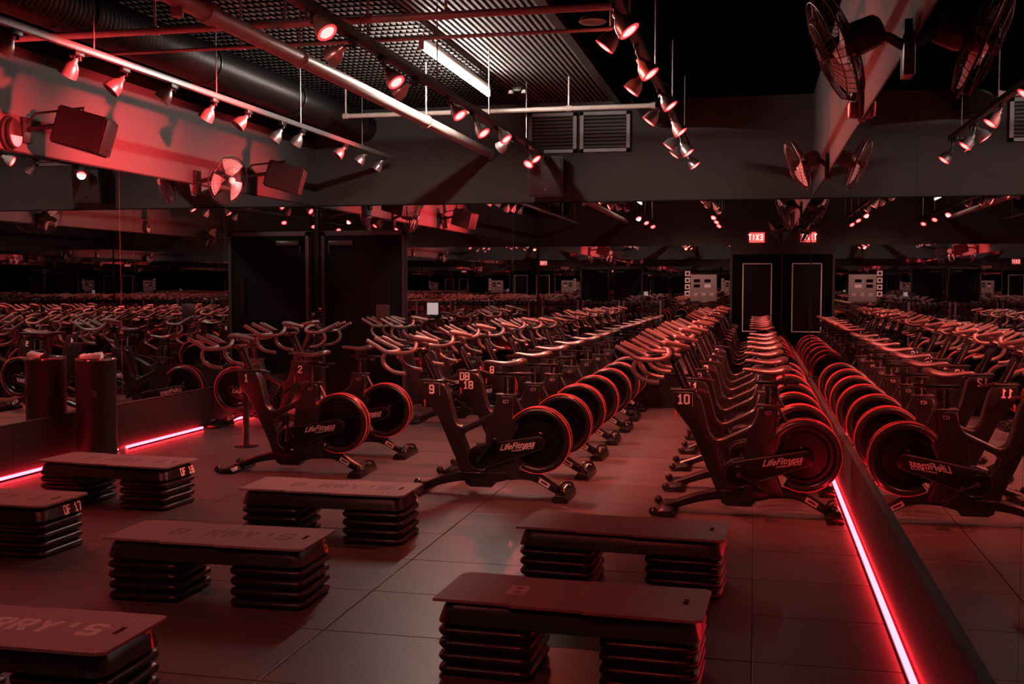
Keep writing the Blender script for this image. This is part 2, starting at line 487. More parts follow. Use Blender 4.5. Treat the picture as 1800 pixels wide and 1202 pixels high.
strokes(tx, 'EXIT', (.135, .0515, .065), (-1, 0, 0), (0, 0, 1), .13, w=1.8, gap=2.6, wid=.75)
tx.build('sign_letters', M_EXITW, ex, smooth=0)
tag(ex, 'red lit EXIT sign above the far door, seen in the back mirror', 'exit sign')

# notice board, column of cards and dumbbell racks on the front wall (seen in the mirrors)
nb = empty('notice_board', (-1.32, YF + .008, 1.45))
MB().box(-.33, .33, 0, .025, -.34, .34, b=.004).build('board', M_BOARD, nb)
for i, (x, z, w) in enumerate([(.1, .18, .16), (-.17, .18, .16), (.1, .05, .16), (-.17, .05, .16), (.2, -.16, .1), (0, -.16, .1), (-.2, -.16, .1)]):
    MB().box(x - w / 2, x + w / 2, .025, .03, z - .04, z + .04).build('notice_card', M_WHITE if i == 2 else (M_BLACKP if i < 4 else M_PALE), nb, smooth=0)
tag(nb, 'grey notice board with small dark cards on the wall beside the exit door', 'notice board')
for i in range(4):
    c = empty('wall_card', (-1.73, YF + .008, 1.24 + .17 * i))
    MB().box(-.065, .065, 0, .02, 0, .13, b=.003).build('card', M_WHITE, c)
    MB().box(-.03, .03, .02, .022, .035, .095).build('card_print', M_BLACKP, c, smooth=0)
    tag(c, '%s white card of the column beside the notice board' % ['lowest', 'second lowest', 'second highest', 'highest'][i], 'card', 'white cards in a column by the notice board')
def dumbbell_proto():
    r = empty('dumbbell')
    MB().tube([(0, -.06, 0), (0, .06, 0)], .014, 8).build('handle', M_CHROME, r)
    for s in (-1, 1):
        MB().tube([(0, s * .06, 0), (0, s * .075, 0), (0, s * .15, 0), (0, s * .16, 0)], [.038, .048, .048, .038], 10).build('head', M_IRON, r)
    return r
db0 = None
for k, xc in enumerate((-5.0, -3.93, -2.86)):
    r = empty('dumbbell_rack', (xc, YF + .30, 0))
    for sx in (-.47, .47):
        MB().box(sx - .025, sx + .025, -.2, .2, 0, .05).box(sx - .025, sx + .025, -.03, .03, 0, 1.12, b=.004).build('upright', M_TRACK, r, smooth=0)
    for zz in (.35, .66, .97):
        MB().box(-.445, .445, -.20, .20, zz, zz + .025, b=.004).build('shelf', M_STEELB, r)
        for i in range(7):
            if db0 is None:
                db0 = dumbbell_proto(); d = db0
            else:
                d = copy_tree(db0)
            d.location = (xc - .39 + .13 * i, YF + .30, zz + .025 + .0482)
            tag(d, '%s black dumbbell from the left on the %s shelf of the %s rack' % (ORD[i], {.35: 'lowest', .66: 'middle', .97: 'top'}[zz], ('leftmost', 'middle', 'rightmost')[k]), 'dumbbell', 'dumbbells on the %s shelf of rack %s' % ({.35: 'lowest', .66: 'middle', .97: 'top'}[zz], 'ABC'[k]))
    tag(r, '%s steel weight rack along the mirror behind the viewer' % ('leftmost', 'middle', 'rightmost')[k], 'rack', 'weight racks along the front wall')

# ================================================================== LED STRIPS
def led(name, x0, x1, y0, y1, label):
    r = empty(name, ((x0 + x1) / 2, (y0 + y1) / 2, 0))
    w, l = (x1 - x0) / 2, (y1 - y0) / 2
    MB().box(-w, w, -l, l, .006, .030).build('led_diffuser', M_STRIP, r, smooth=0)
    s = 1 if x0 < -2 else -1
    MB().box(*sorted((s * (w + .001), s * (w + .006))), -l, l, 0, .012).build('channel_lip', M_PLINTH, r, smooth=0)
    tag(r, label, 'light strip')
led('led_strip', XR - .052, XR - .032, 0.0, 13.35, 'red glowing LED strip along the floor under the right mirror')
for a, b, w in ((-1.3, 8.78, 'long near'), (8.93, 10.33, 'middle'), (10.95, 13.3, 'far')):
    led('led_strip', XL + .040, XL + .062, a, b, '%s red LED strip along the floor under the left mirror' % w)

# ================================================================== FLUORESCENT TUBE
def fluorescent(x, y0, y1, z, label, strength_mat):
    r = empty('tube_light', (x, (y0 + y1) / 2, z))
    L = (y1 - y0) / 2
    MB().box(-.022, .022, -L - .03, L + .03, .045, .10, b=.01).build('fixture', M_FIX, r)
    for sy in (-L, L):
        MB().box(-.02, .02, sy - .02, sy + .02, -.025, .05, b=.004).build('lamp_holder', M_FIX, r)
    MB().tube([(0, -L + .02, 0), (0, L - .02, 0)], .02, 12).build('tube', strength_mat, r)
    for sy in (-L * .7, L * .7):
        MB().tube([(0, sy, .10), (0, sy, ZC - .02 - z)], .006, 6).build('hanger', M_TRACKB, r)
    tag(r, label, 'tube light')
fluorescent(-2.82, 9.06, 11.46, 3.54, 'lit white fluorescent tube under the ribbed ceiling', M_TUBE)
fluorescent(-2.82, -.4, 2.0, 3.54, 'second fluorescent tube overhead behind the viewer, dimmer', M_TUBE2)

# ================================================================== TRACKS, PIPES, DUCTS
def track(x, z, y0, y1, m, label, w=.018):
    r = empty('light_track', (x, 0, z))
    MB().box(-w, w, y0, y1, -.018, .020 + w * .5, b=.003).build('rail', m, r)
    y = y0 + .8
    while y < y1:
        MB().tube([(0, y, .018), (0, y, ZC - .03 - z)], .006, 6).build('hanger_rod', M_TRACK, r)
        y += 1.75
    tag(r, label, 'light track')
track(-4.47, 3.09, -1.0, 13.2, M_TRACK, 'grey light track near the left wall with unlit bell lamps')
track(-2.53, 3.09, -1.0, 12.93, M_TRACKB, 'black light track in the middle with red lit lamps', .032)
track(-0.78, 3.09, -1.0, 12.7, M_TRACKB, 'black light track nearest the right mirror with red lit lamps', .028)

p = empty('ceiling_pipe', (-3.30, 0, 3.165))
MB().tube([(0, YF + .02, 0), (0, YB - .05, 0)], .056, 20).build('pipe', M_PIPE, p)
for yy_ in (5.55, 6.15):
    MB().tube([(0, yy_, 0), (0, yy_ + .10, 0)], .070, 20).build('coupling', M_PIPE, p)
MB().tube([(0, 5.85, 0), (.0, 5.85, -.11)], .035, 12).build('outlet', M_PIPE, p)
MB().tube([(0, YB - .07, 0), (0, YB - .005, 0)], .085, 20).build('wall_flange', M_LAMPB, p)
for yy_ in (4.2, 7.6, 10.75):
    MB().tube([(0, yy_ + .06 * math.cos(a), 0 + 0 * a) if False else (.062 * math.cos(a), yy_, .062 * math.sin(a)) for a in [2 * PI * k / 16 for k in range(16)]], .007, 6, closed=True).tube([(0, yy_, .06), (0, yy_, ZC - .03 - 3.165)], .008, 6).build('pipe_hanger', M_PIPE, p)
tag(p, 'thick pale pipe running along the ceiling to the back wall', 'pipe')

def cross_pipe(x0, x1, y, z, r_, drops, label):
    p = empty('sprinkler_pipe', (0, y, z))
    MB().tube([(x0, 0, 0), (x1, 0, 0)], r_, 14).build('pipe', M_PIPE, p)
    for d in drops:
        MB().tube([(d, 0, 0), (d, 0, ZC - .02 - z)], .010, 8).tube([(d - .03, 0, 0), (d + .03, 0, 0)], r_ * 1.25, 12).build('pipe_hanger', M_PIPE, p)
    MB().tube([(x1 - .02, 0, 0), (x1 + .02, 0, 0)], r_ * 1.3, 12).build('end_cap', M_PIPE, p)
    tag(p, label, 'pipe')
cross_pipe(-5.35, -.86, 7.03, 3.28, .025, (-4.14, -3.16, -2.02), 'nearer thicker pale sprinkler pipe crossing below the ceiling')
cross_pipe(-5.2, -.95, 7.60, 3.27, .0135, (-3.77, -2.77, -1.0), 'thin pale pipe just behind the nearer sprinkler pipe')
cross_pipe(-4.62, -1.1, 11.87, 3.43, .026, (-4.6, -2.02), 'far pale sprinkler pipe crossing in front of the louvres')

def duct(x, z, rx, rz, y0, y1, label, rib=.055):
    d = empty('air_duct', (x, 0, z))
    prof, n = [], 26
    vs, fs = [], []
    ny = int((y1 - y0) / rib) * 2
    for i in range(ny + 1):
        y = y0 + (y1 - y0) * i / ny
        k = 1.0 if i % 2 else .93
        for j in range(n):
            a = 2 * PI * j / n
            vs.append((rx * k * math.cos(a), y, rz * k * math.sin(a)))
    for i in range(ny):
        for j in range(n):
            j2 = (j + 1) % n
            fs.append((i * n + j, i * n + j2, (i + 1) * n + j2, (i + 1) * n + j))
    MB().add(vs, fs).build('duct_hose', M_DUCT, d, smooth=15)
    y = y0 + 1.2
    while y < y1:
        MB().tube([(rx * 1.02 * math.cos(a), y, rz * 1.02 * math.sin(a)) for a in [2 * PI * k / 24 for k in range(24)]], .012, 6, closed=True).build('duct_strap', M_LAMPB, d)
        y += 1.9
    tag(d, label, 'duct')
duct(-4.97, 3.53, .19, .19, YF + .05, YB - .05, 'black ribbed flexible air duct high along the left wall')
duct(-1.15, 3.60, .25, .165, 12.1, YB - .05, 'black round air duct stub high at the back wall right of the louvres', rib=.6)

# ================================================================== TRACK LAMPS
ORD = ['first', 'second', 'third', 'fourth', 'fifth', 'sixth', 'seventh', 'eighth', 'ninth', 'tenth', 'eleventh', 'twelfth', 'thirteenth', 'fourteenth', 'fifteenth']
LAMP_MESH = {}
def lamp_part(key, fn):
    if key not in LAMP_MESH: LAMP_MESH[key] = fn()
    return LAMP_MESH[key]
def link_part(name, me, parent, M=None):
    o = bpy.data.objects.new(name, me)
    COL.objects.link(o); o.parent = parent
    if M is not None: o.matrix_local = M
    return o
def mk(mb, name, m, smooth=35):
    o = mb.build(name, m, smooth=smooth)
    me = o.data
    bpy.data.objects.remove(o)
    return me
def track_lamp(tx, head, direction, lit, label, power=0.0, cone=70, blend=.9, col=(1.0, .13, .085), aim=None, soft=.04):
    """head: centre of the bell; direction: where it points"""
    head = Vector(head)
    d = Vector(direction).normalized()
    q = Vector((0, 0, -1)).rotation_difference(d).to_matrix().to_4x4()
    base = Vector((tx, head.y - d.y * .06, 3.072))
    r = empty('track_lamp', base)
    link_part('adapter', lamp_part('ad', lambda: mk(MB().box(-.016, .016, -.05, .05, -.035, -.001, b=.003).tube([(0, .02, -.03), (0, .02, -.062)], .010, 8), 'adapter', M_LAMPB)), r)
    # yoke from the adapter to the lamp socket
    sock = head - base - d * .075
    a0 = Vector((0, .02, -.058))
    mid = (a0 + sock) / 2 + Vector((0, 0, .012))
    MB().tube(smooth_path([a0, mid, sock], 3), .008, 8).build('swivel_arm', M_LAMPB if lit else M_CHROME, r)
    Mh = Matrix.Translation(head - base) @ q
    bell = lamp_part('bell', lambda: mk(MB().lathe([(.0005, .080), (.018, .080), (.022, .072), (.023, .052), (.034, .040), (.050, .018), (.060, -.010), (.065, -.042), (.067, -.053), (.062, -.055), (.058, -.030), (.050, -.006), (.001, .010)], 20), 'lamp_bell', M_BELL, 40))
    link_part('lamp_bell', bell, r, Mh)
    if lit:
        link_part('bulb_rim', lamp_part('rim', lambda: mk(MB().lathe([(.0605, -.046), (.0605, -.0545), (.046, -.0565), (.044, -.050)], 20), 'bulb_rim', M_BULBRIM)), r, Mh)
        link_part('bulb_face', lamp_part('face', lambda: mk(MB().lathe([(.046, -.052), (.036, -.058), (.018, -.061), (.0005, -.062)], 20), 'bulb_face', M_BULB)), r, Mh)
    else:
        link_part('bulb_face', lamp_part('faceoff', lambda: mk(MB().lathe([(.060, -.046), (.036, -.052), (.018, -.054), (.0005, -.055)], 20), 'bulb_face', M_BELLIN)), r, Mh)
    if power:
        ld = bpy.data.lights.new('lamp_beam', 'SPOT')
        ld.energy = power; ld.color = col
        ld.spot_size = math.radians(cone); ld.spot_blend = blend
        ld.shadow_soft_size = soft
        lo = bpy.data.objects.new('lamp_beam', ld)
        COL.objects.link(lo); lo.parent = r
        dd = (Vector(aim) - head).normalized() if aim else d
        lo.location = head - base + d * .065
        lo.rotation_euler = Vector((0, 0, -1)).rotation_difference(dd).to_euler()
    tag(r, label, 'spotlight')
    return r

left_y = [(4.9, 2.96), (5.43, 2.96), (5.966, 2.973), (6.618, 2.959), (7.147, 2.939), (7.833, 2.986), (8.515, 2.944), (9.121, 2.965), (9.859, 2.937), (10.355, 2.963), (11.496, 2.973), (12.157, 2.978), (12.768, 2.964)]
for i, (y, z) in enumerate(left_y[2:]):
    track_lamp(-4.47, (-4.53, y, z), (-.55, -.25 + .3 * math.sin(i * 2.1), -.8), False, 'unlit brushed bell lamp, %s from the viewer on the left track' % ORD[i])
mid_r = [(5.967, 2.987), (7.204, 2.927), (8.852, 2.951), (9.66, 2.913), (10.572, 2.978), (12.067, 2.95)]
mid_l = [(6.668, 2.985), (7.991, 2.985), (11.408, 2.985), (12.85, 2.98)]
for i, (y, z) in enumerate(mid_r):
    track_lamp(-2.53, (-2.45, y, z), (.60, -.22, -.77), True, 'red lit bell lamp turned right, %s from the viewer on the middle track' % ORD[i], BEAM_W * (.35, 2.4, 1.6, 2.4, 1.6, .8)[i], 48 if i == 0 else (80 if i in (1, 3) else 90), 1.0, (1, .10, .07) if i in (1, 3) else (1, .20, .14), aim=(.6, y + .4, 1.9) if i in (1, 3) else ((.45, 5.1, 2.35) if i == 0 else (-.9, y + .1, .8)))
for i, (y, z) in enumerate(mid_l):
    wash = i < 3
    track_lamp(-2.53, (-2.65, y, z), (-.78, .25, -.45) if i < 3 else (-.3, -.6, -.7), True, 'red lit bell lamp turned left, %s from the viewer on the middle track' % ORD[i],
               WASH_W * (1, 1.3, .5, 1)[i] if wash else BEAM_W * .5, 58 if wash else 90, 1.0, (1.0, .05, .055) if wash else (1, .13, .085), aim=[(-5.6, 6.9, 2.15), (-5.6, 9.1, 2.15), (-5.6, 11.4, 2.1), (-3.5, 10.0, .6)][i], soft=.05)
right_r = [(5.986, 2.917), (7.205, 2.914), (8.912, 2.979), (10.152, 2.94), (11.312, 2.89), (12.529, 2.891)]
right_l = [(6.636, 2.98), (8.068, 2.963), (9.417, 2.938), (11.513, 2.985), (12.352, 2.995)]
for i, (y, z) in enumerate(right_r):
    track_lamp(-.78, (-.72, y, z), (.60, -.10, -.79), True, 'red lit bell lamp turned right, %s from the viewer on the right track' % ORD[i], BEAM_W * (.15, 1.3, 1.6, 1.6, 1.6, 1.6)[i], 66, aim=(.1, y + .5, .6), col=(1, .085, .06))
for i, (y, z) in enumerate(right_l):
    track_lamp(-.78, (-.88, y, z), (-.60, -.08, -.79), True, 'red lit bell lamp turned left, %s from the viewer on the right track' % ORD[i], BEAM_W * (.5 if i == 0 else 1), 80, aim=(-2.1, y + .1, .6))
# the same tracks run on behind the viewer and show in the mirrors
for i, y in enumerate((.6, 2.2, 3.9)):
    track_lamp(-2.53, (-2.45, y, 2.95), (.35, .55, -.7), True, 'red lit bell lamp overhead behind the viewer, middle track, %s from the front' % ORD[i], BEAM_W * (.30, .22, .6)[i], (100, 90, 74)[i], 1.0, ((1, .45, .38), (1, .22, .18), (1, .30, .25))[i], aim=[(-2.2, -1.45, 1.2), (-3.4, 4.6, 0), (-2.7, 8.6, .75)][i])
    track_lamp(-.78, (-.86, y, 2.95), (-.35, .55, -.7), True, 'red lit bell lamp overhead behind the viewer, right track, %s from the front' % ORD[i], BEAM_W * (.25, .30, .38)[i], (100, 90, 50)[i], 1.0, ((1, .45, .38), (1, .10, .08), (1, .26, .21))[i], aim=[(-.6, -1.45, 1.4), (-1.6, 4.6, 0), (-.5, 8.0, .75)][i])

# ================================================================== WALL FANS
def wall_fan(wx, centre, normal, label, R=.25, badge=True):
    c = Vector(centre); n = Vector(normal).normalized()
    r = empty('wall_fan', (wx, c.y, c.z))
    B = Vector((wx, c.y, c.z))
    rot = Vector((0, 0, 1)).rotation_difference(n).to_matrix().to_4x4()
    M = Matrix.Translation(c - B) @ rot
    cg = MB()
    for side in (1, -1):
        N = 44
        for k in range(N):
            a = 2 * PI * k / N
            pts = [M @ Vector((rr * math.cos(a + .0), rr * math.sin(a), side * hh)) for rr, hh in ((.05, .068), (R * .55, .064), (R * .88, .042), (R, .0))]
            cg.tube(pts, .0016, 4, cap=False)
        for rr, hh, w in ((R * .55, .064, .0018), (R * .9, .039, .0025)):
            cg.tube([M @ Vector((rr * math.cos(a), rr * math.sin(a), side * hh)) for a in [2 * PI * k / 32 for k in range(32)]], w, 5, closed=True)
    cg.tube([M @ Vector((R * math.cos(a), R * math.sin(a), 0)) for a in [2 * PI * k / 40 for k in range(40)]], .006, 6, closed=True)
    cg.build('cage', M_FANB, r)
    for k in range(3):
        a0 = 2 * PI * k / 3 + .5
        vs, fs = [], []
        na, nr = 8, 6
        for i in range(nr + 1):
            rr = .05 + (R * .86 - .05) * i / nr
            half = .28 + .34 * math.sin(PI * min(1, (i + .8) / nr) * .62)
            for j in range(na + 1):
                u = (j / na - .5) * 2
                a = a0 + u * half
                vs.append(M @ Vector((rr * math.cos(a), rr * math.sin(a), -.028 * u * (1.1 - .4 * i / nr))))
        for i in range(nr):
            for j in range(na):
                p = i * (na + 1) + j
                fs.append((p, p + 1, p + na + 2, p + na + 1))
        n0 = len(vs)
        off = n * .002
        vs2 = vs + [v - off for v in vs]
        fs2 = fs + [tuple(n0 + q for q in f[::-1]) for f in fs]
        MB().add(vs2, fs2).build('fan_blade', M_BLADE, r, smooth=50)
    MB().lathe([(.0005, .076), (.032, .076), (.036, .070), (.036, .05), (.0005, .05)], 20, M).build('badge_cap', M_WHITE if badge else M_FANB, r)
    MB().lathe([(.0005, .05), (.04, .05), (.045, -.03), (.065, -.05), (.075, -.10), (.07, -.19), (.05, -.21), (.0005, -.21)], 20, M).build('motor', M_FANB, r)
    back = c - B - n * .15
    MB().tube([back, Vector((back.x * .5, back.y, back.z - .02)), Vector((0, 0, -.02))], .022, 10).build('bracket_arm', M_FANB, r)
    s = 1 if wx < 0 else -1
    MB().box(*sorted((0, s * .03)), -.06, .06, -.14, .10, b=.006).build('wall_plate', M_FANB, r)
    MB().tube([back + Vector((0, 0, -.05)), back + Vector((s * .12, 0, -.09))], .006, 8).build('pull_switch', M_CHROME, r)
    tag(r, label, 'fan')
wall_fan(XL, (-5.30, 10.36, 2.58), (.90, -.36, -.22), 'black caged wall fan on the left wall between the two speakers')
wall_fan(XR, (.325, 5.05, 2.545), (-.92, -.06, -.38), 'black caged wall fan nearest the viewer above the right mirror', badge=False)
wall_fan(XR, (.36, 10.53, 2.62), (-.92, -.10, -.38), 'black caged wall fan on the right wall near the back corner', badge=False)

# ================================================================== SPEAKERS
def speaker(loc, rot, label, sx=.40, sy=.30, sz=.30, bracket=None):
    r = empty('wall_speaker', loc)
    R = Matrix.Rotation(rot[2], 4, 'Z') @ Matrix.Rotation(rot[1], 4, 'Y')
    # cabinet local: x forward (front face at +sx/2), tapered to the rear
    bm = bmesh.new()
    bmesh.ops.create_cube(bm, size=1)
    for v in bm.verts:
        k = 1.0 if v.co.x > 0 else .66
        v.co = Vector((v.co.x * sx, v.co.y * sy * k, v.co.z * sz))
    bmesh.ops.bevel(bm, geom=bm.edges[:], offset=.014, segments=2, affect='EDGES')
    MB().bm(bm, R).build('cabinet', M_SPK, r)
    MB().box(sx / 2, sx / 2 + .012, -sy * .45, sy * .45, -sz * .46, sz * .46, b=.005, M=R).build('grille', M_GRILLE, r)
    MB().tube([R @ Vector((sx / 2 + .011, 0, -sz * .32)), R @ Vector((sx / 2 + .015, 0, -sz * .32))], .014, 14).build('badge', M_CHROME, r)
    if bracket:
        b = Vector(bracket) - Vector(loc)
        MB().tube([R @ Vector((-sx / 2 + .02, 0, 0)), b], .02, 10).build('bracket_arm', M_LAMPB, r)
        s = 1 if b.x < 0 else -1
        if abs(b.x) > .1:
            MB().box(*sorted((b.x, b.x + s * .03)), b.y - .06, b.y + .06, b.z - .10, b.z + .10, b=.005).build('wall_plate', M_LAMPB, r)
            MB().tube([R @ Vector((-.04, 0, sz / 2)), R @ Vector((-.04, 0, sz / 2 + .03)), b + Vector((.1, 0, .13)), b + Vector((.02, 0, .06))], .010, 8).build('yoke', M_LAMPB, r)
    tag(r, label, 'speaker')
speaker((-5.20, 7.74, 2.71), (0, .28, .28), 'black speaker on the left wall nearer the viewer, beside the oval alarm', bracket=(XL, 7.66, 2.72))
speaker((-5.20, 11.52, 2.71), (0, .28, .28), 'black speaker on the left wall near the corner, beyond the fan', bracket=(XL, 11.44, 2.72))
speaker((-2.52, 13.28, 2.84), (0, .10, -PI / 2), 'black loudspeaker hung on the back wall below the louvres', sx=.30, sy=.44, sz=.48, bracket=(-2.52, YB, 2.84))

# oval alarms
def alarm(loc, s, label):
    r = empty('wall_alarm', loc)
    def oval(rx, rz, y0, y1):
        pts = [(rx * math.cos(a), rz * math.sin(a)) for a in [2 * PI * k / 28 for k in range(28)]]
        return MB().prism(pts, min(y0 * s, y1 * s), max(y0 * s, y1 * s), 'X', bev=.008)
    oval(.10, .135, 0, .03).build('back_plate', M_LAMPB, r)
    oval(.075, .115, .03, .075).build('dome', M_COVER_EDGE, r)
    MB().prism([(.066 * math.cos(a), -.02 + .085 * math.sin(a)) for a in [PI + PI * k / 14 for k in range(15)]], min(.074 * s, .085 * s), max(.074 * s, .085 * s), 'X', bev=.002).build('strobe_lens', M_WHITE, r)
    tag(r, label, 'alarm')
alarm((XL, 7.45, 2.67), 1, 'oval wall alarm with a pale lens at the left edge beside the speaker')
alarm((XR, 7.2, 2.66), -1, 'oval wall alarm with a pale lens below the nearer right fan')

# ================================================================== LOUVRES, SMALL FITTINGS
for x0, x1, lab in ((-2.80, -2.19, 'left'), (-2.15, -1.53, 'right')):
    v = empty('louvre_vent', ((x0 + x1) / 2, YB, 3.147))
    w = (x1 - x0) / 2
    MB().box(-w, -w + .045, -.05, 0, 0, .49).box(w - .045, w, -.05, 0, 0, .49).box(-w, w, -.05, 0, 0, .04).box(-w, w, -.05, 0, .45, .49).build('vent_frame', M_LOUVRE, v, smooth=0)
    MB().box(-w + .045, w - .045, -.012, -.002, .04, .45).build('vent_back', M_SLOT, v, smooth=0)
    for k in range(9):
        M = Matrix.Translation((0, -.03, .068 + k * .044)) @ Matrix.Rotation(.55, 4, 'X')
        MB().box(-w + .046, w - .046, -.022, .022, -.0025, .0025, M=M).build('slat', M_LOUVRE, v, smooth=0)
    tag(v, '%s grey louvre vent high on the back wall' % lab, 'vent')
o = empty('power_outlet', (-1.18, YB - .022, .305))
MB().box(-.04, .04, -.008, 0, -.06, .06, b=.003).build('outlet_plate', M_COVER, o)
for zz in (-.025, .025):
    MB().box(-.014, .014, -.010, -.008, zz - .014, zz + .014).build('socket', M_STEELB, o, smooth=0)
tag(o, 'black power outlet on the plinth at the end of the aisle', 'outlet')
o = empty('ceiling_speaker', (-1.20, 8.09, 3.43))
MB().lathe([(.0005, 0), (.09, .002), (.105, .012), (.09, .04), (.02, .075), (.0005, .078)], 28).build('dome', M_BELL, o)
MB().tube([(0, 0, .07), (0, 0, .33)], .008, 8).build('pendant_rod', M_LAMPB, o)
tag(o, 'round shallow dome hanging from the ceiling left of the right track', 'dome')
o = empty('emergency_light', (-2.60, 11.9, 3.64))
MB().box(-.05, .05, -.03, .03, 0, .05, b=.006).build('housing', M_LAMPB, o)
for s in (-1, 1):
    MB().lathe([(.0005, .02), (.02, .015), (.035, -.02), (.0005, -.025)], 14, Matrix.Translation((s * .075, 0, .0))).build('lamp_head', M_FIX, o)
MB().tube([(0, 0, .05), (0, 0, .14)], .008, 8).build('stem', M_LAMPB, o)
tag(o, 'small twin headed emergency light above the louvres', 'light')

# ================================================================== SPIN BIKES
FRAME_POLY = [(-.53, .81), (-.405, .81), (-.365, .795), (-.338, .755), (-.318, .68), (-.292, .575), (-.277, .530), (-.255, .503), (-.228, .495), (-.195, .503), (-.035, .580), (-.008, .600), (.008, .632), (.028, .72), (.158, .72), (.153, .655), (.142, .60), (.140, .572), (.150, .556), (.170, .558),
    (.185, .50), (.150, .42), (.145, .30), (.185, .19), (.20, .13), (-.06, .12), (-.06, .30), (-.055, .42), (-.042, .50), (-.046, .524), (-.205, .447), (-.224, .425), (-.200, .36), (-.10, .13), (-.205, .115), (-.232, .150), (-.277, .258), (-.41, .56), (-.49, .665), (-.518, .70)]
def ring_poly(cx, cz, R, r, a0, a1, n=40):
    out = [(cx + R * math.cos(a0 + (a1 - a0) * k / n), cz + R * math.sin(a0 + (a1 - a0) * k / n)) for k in range(n + 1)]
    inn = [(cx + r * math.cos(a1 + (a0 - a1) * k / n), cz + r * math.sin(a1 + (a0 - a1) * k / n)) for k in range(n + 1)]
    return out + inn
WCX, WCZ = .322, .405
def capsule(c0, r0, c1, r1, n=14):
    """tapered capsule outline, counter-clockwise"""
    c0, c1 = Vector(c0), Vector(c1)
    d = c1 - c0
    ang = math.atan2(d.y, d.x)
    beta = math.acos((r0 - r1) / d.length)
    pts = []
    for k in range(n + 1):
        a = ang - beta + 2 * beta * k / n
        pts.append((c1.x + r1 * math.cos(a), c1.y + r1 * math.sin(a)))
    for k in range(n + 1):
        a = ang + beta + (2 * PI - 2 * beta) * k / n
        pts.append((c0.x + r0 * math.cos(a), c0.y + r0 * math.sin(a)))
    return pts
LOGO = font_mesh('LifeFitness', .060, .38, .0012)
LOGO2 = font_mesh('POWERED BY', .014, .0, .0003)
LOGO3 = font_mesh('ICG', .034, .15, .0008)

def number_decal(parent, text, side):
    """printed on the head of the frame; two lines are split by a blank"""
    mb = MB()
    ln = text.split(' ')
    yy = -.0465 * side
    ux = Vector((side, 0, 0)); uz = Vector((0, 0, 1))
    hh = .055
    cx, cz = (-.452, .728)
    for i, t in enumerate(ln):
        w = text_width(t, hh, 2.6, .85)
        ox = cx - side * w / 2 + (.03 * i - (.018 if len(ln) > 1 else 0))
        strokes(mb, t, (ox, yy, cz - i * .070 + (.018 if len(ln) > 1 else 0)), ux, uz, hh, w=2.0, gap=2.6, wid=.85)
    if text in ('9', '10'):
        x0, x1, z0, z1 = cx - .060, cx + .060, cz - .020, cz + .075
        for (a, b, c, d) in ((x0, x1, z1 - .0015, z1), (x1 - .0015 if side > 0 else x0, x1 if side > 0 else x0 + .0015, z0, z1)):
            mb.add([(a, yy, c), (b, yy, c), (b, yy, d), (a, yy, d)], [(0, 1, 2, 3)])
    return mb.build('number_decal', M_WHITE, parent, smooth=0)

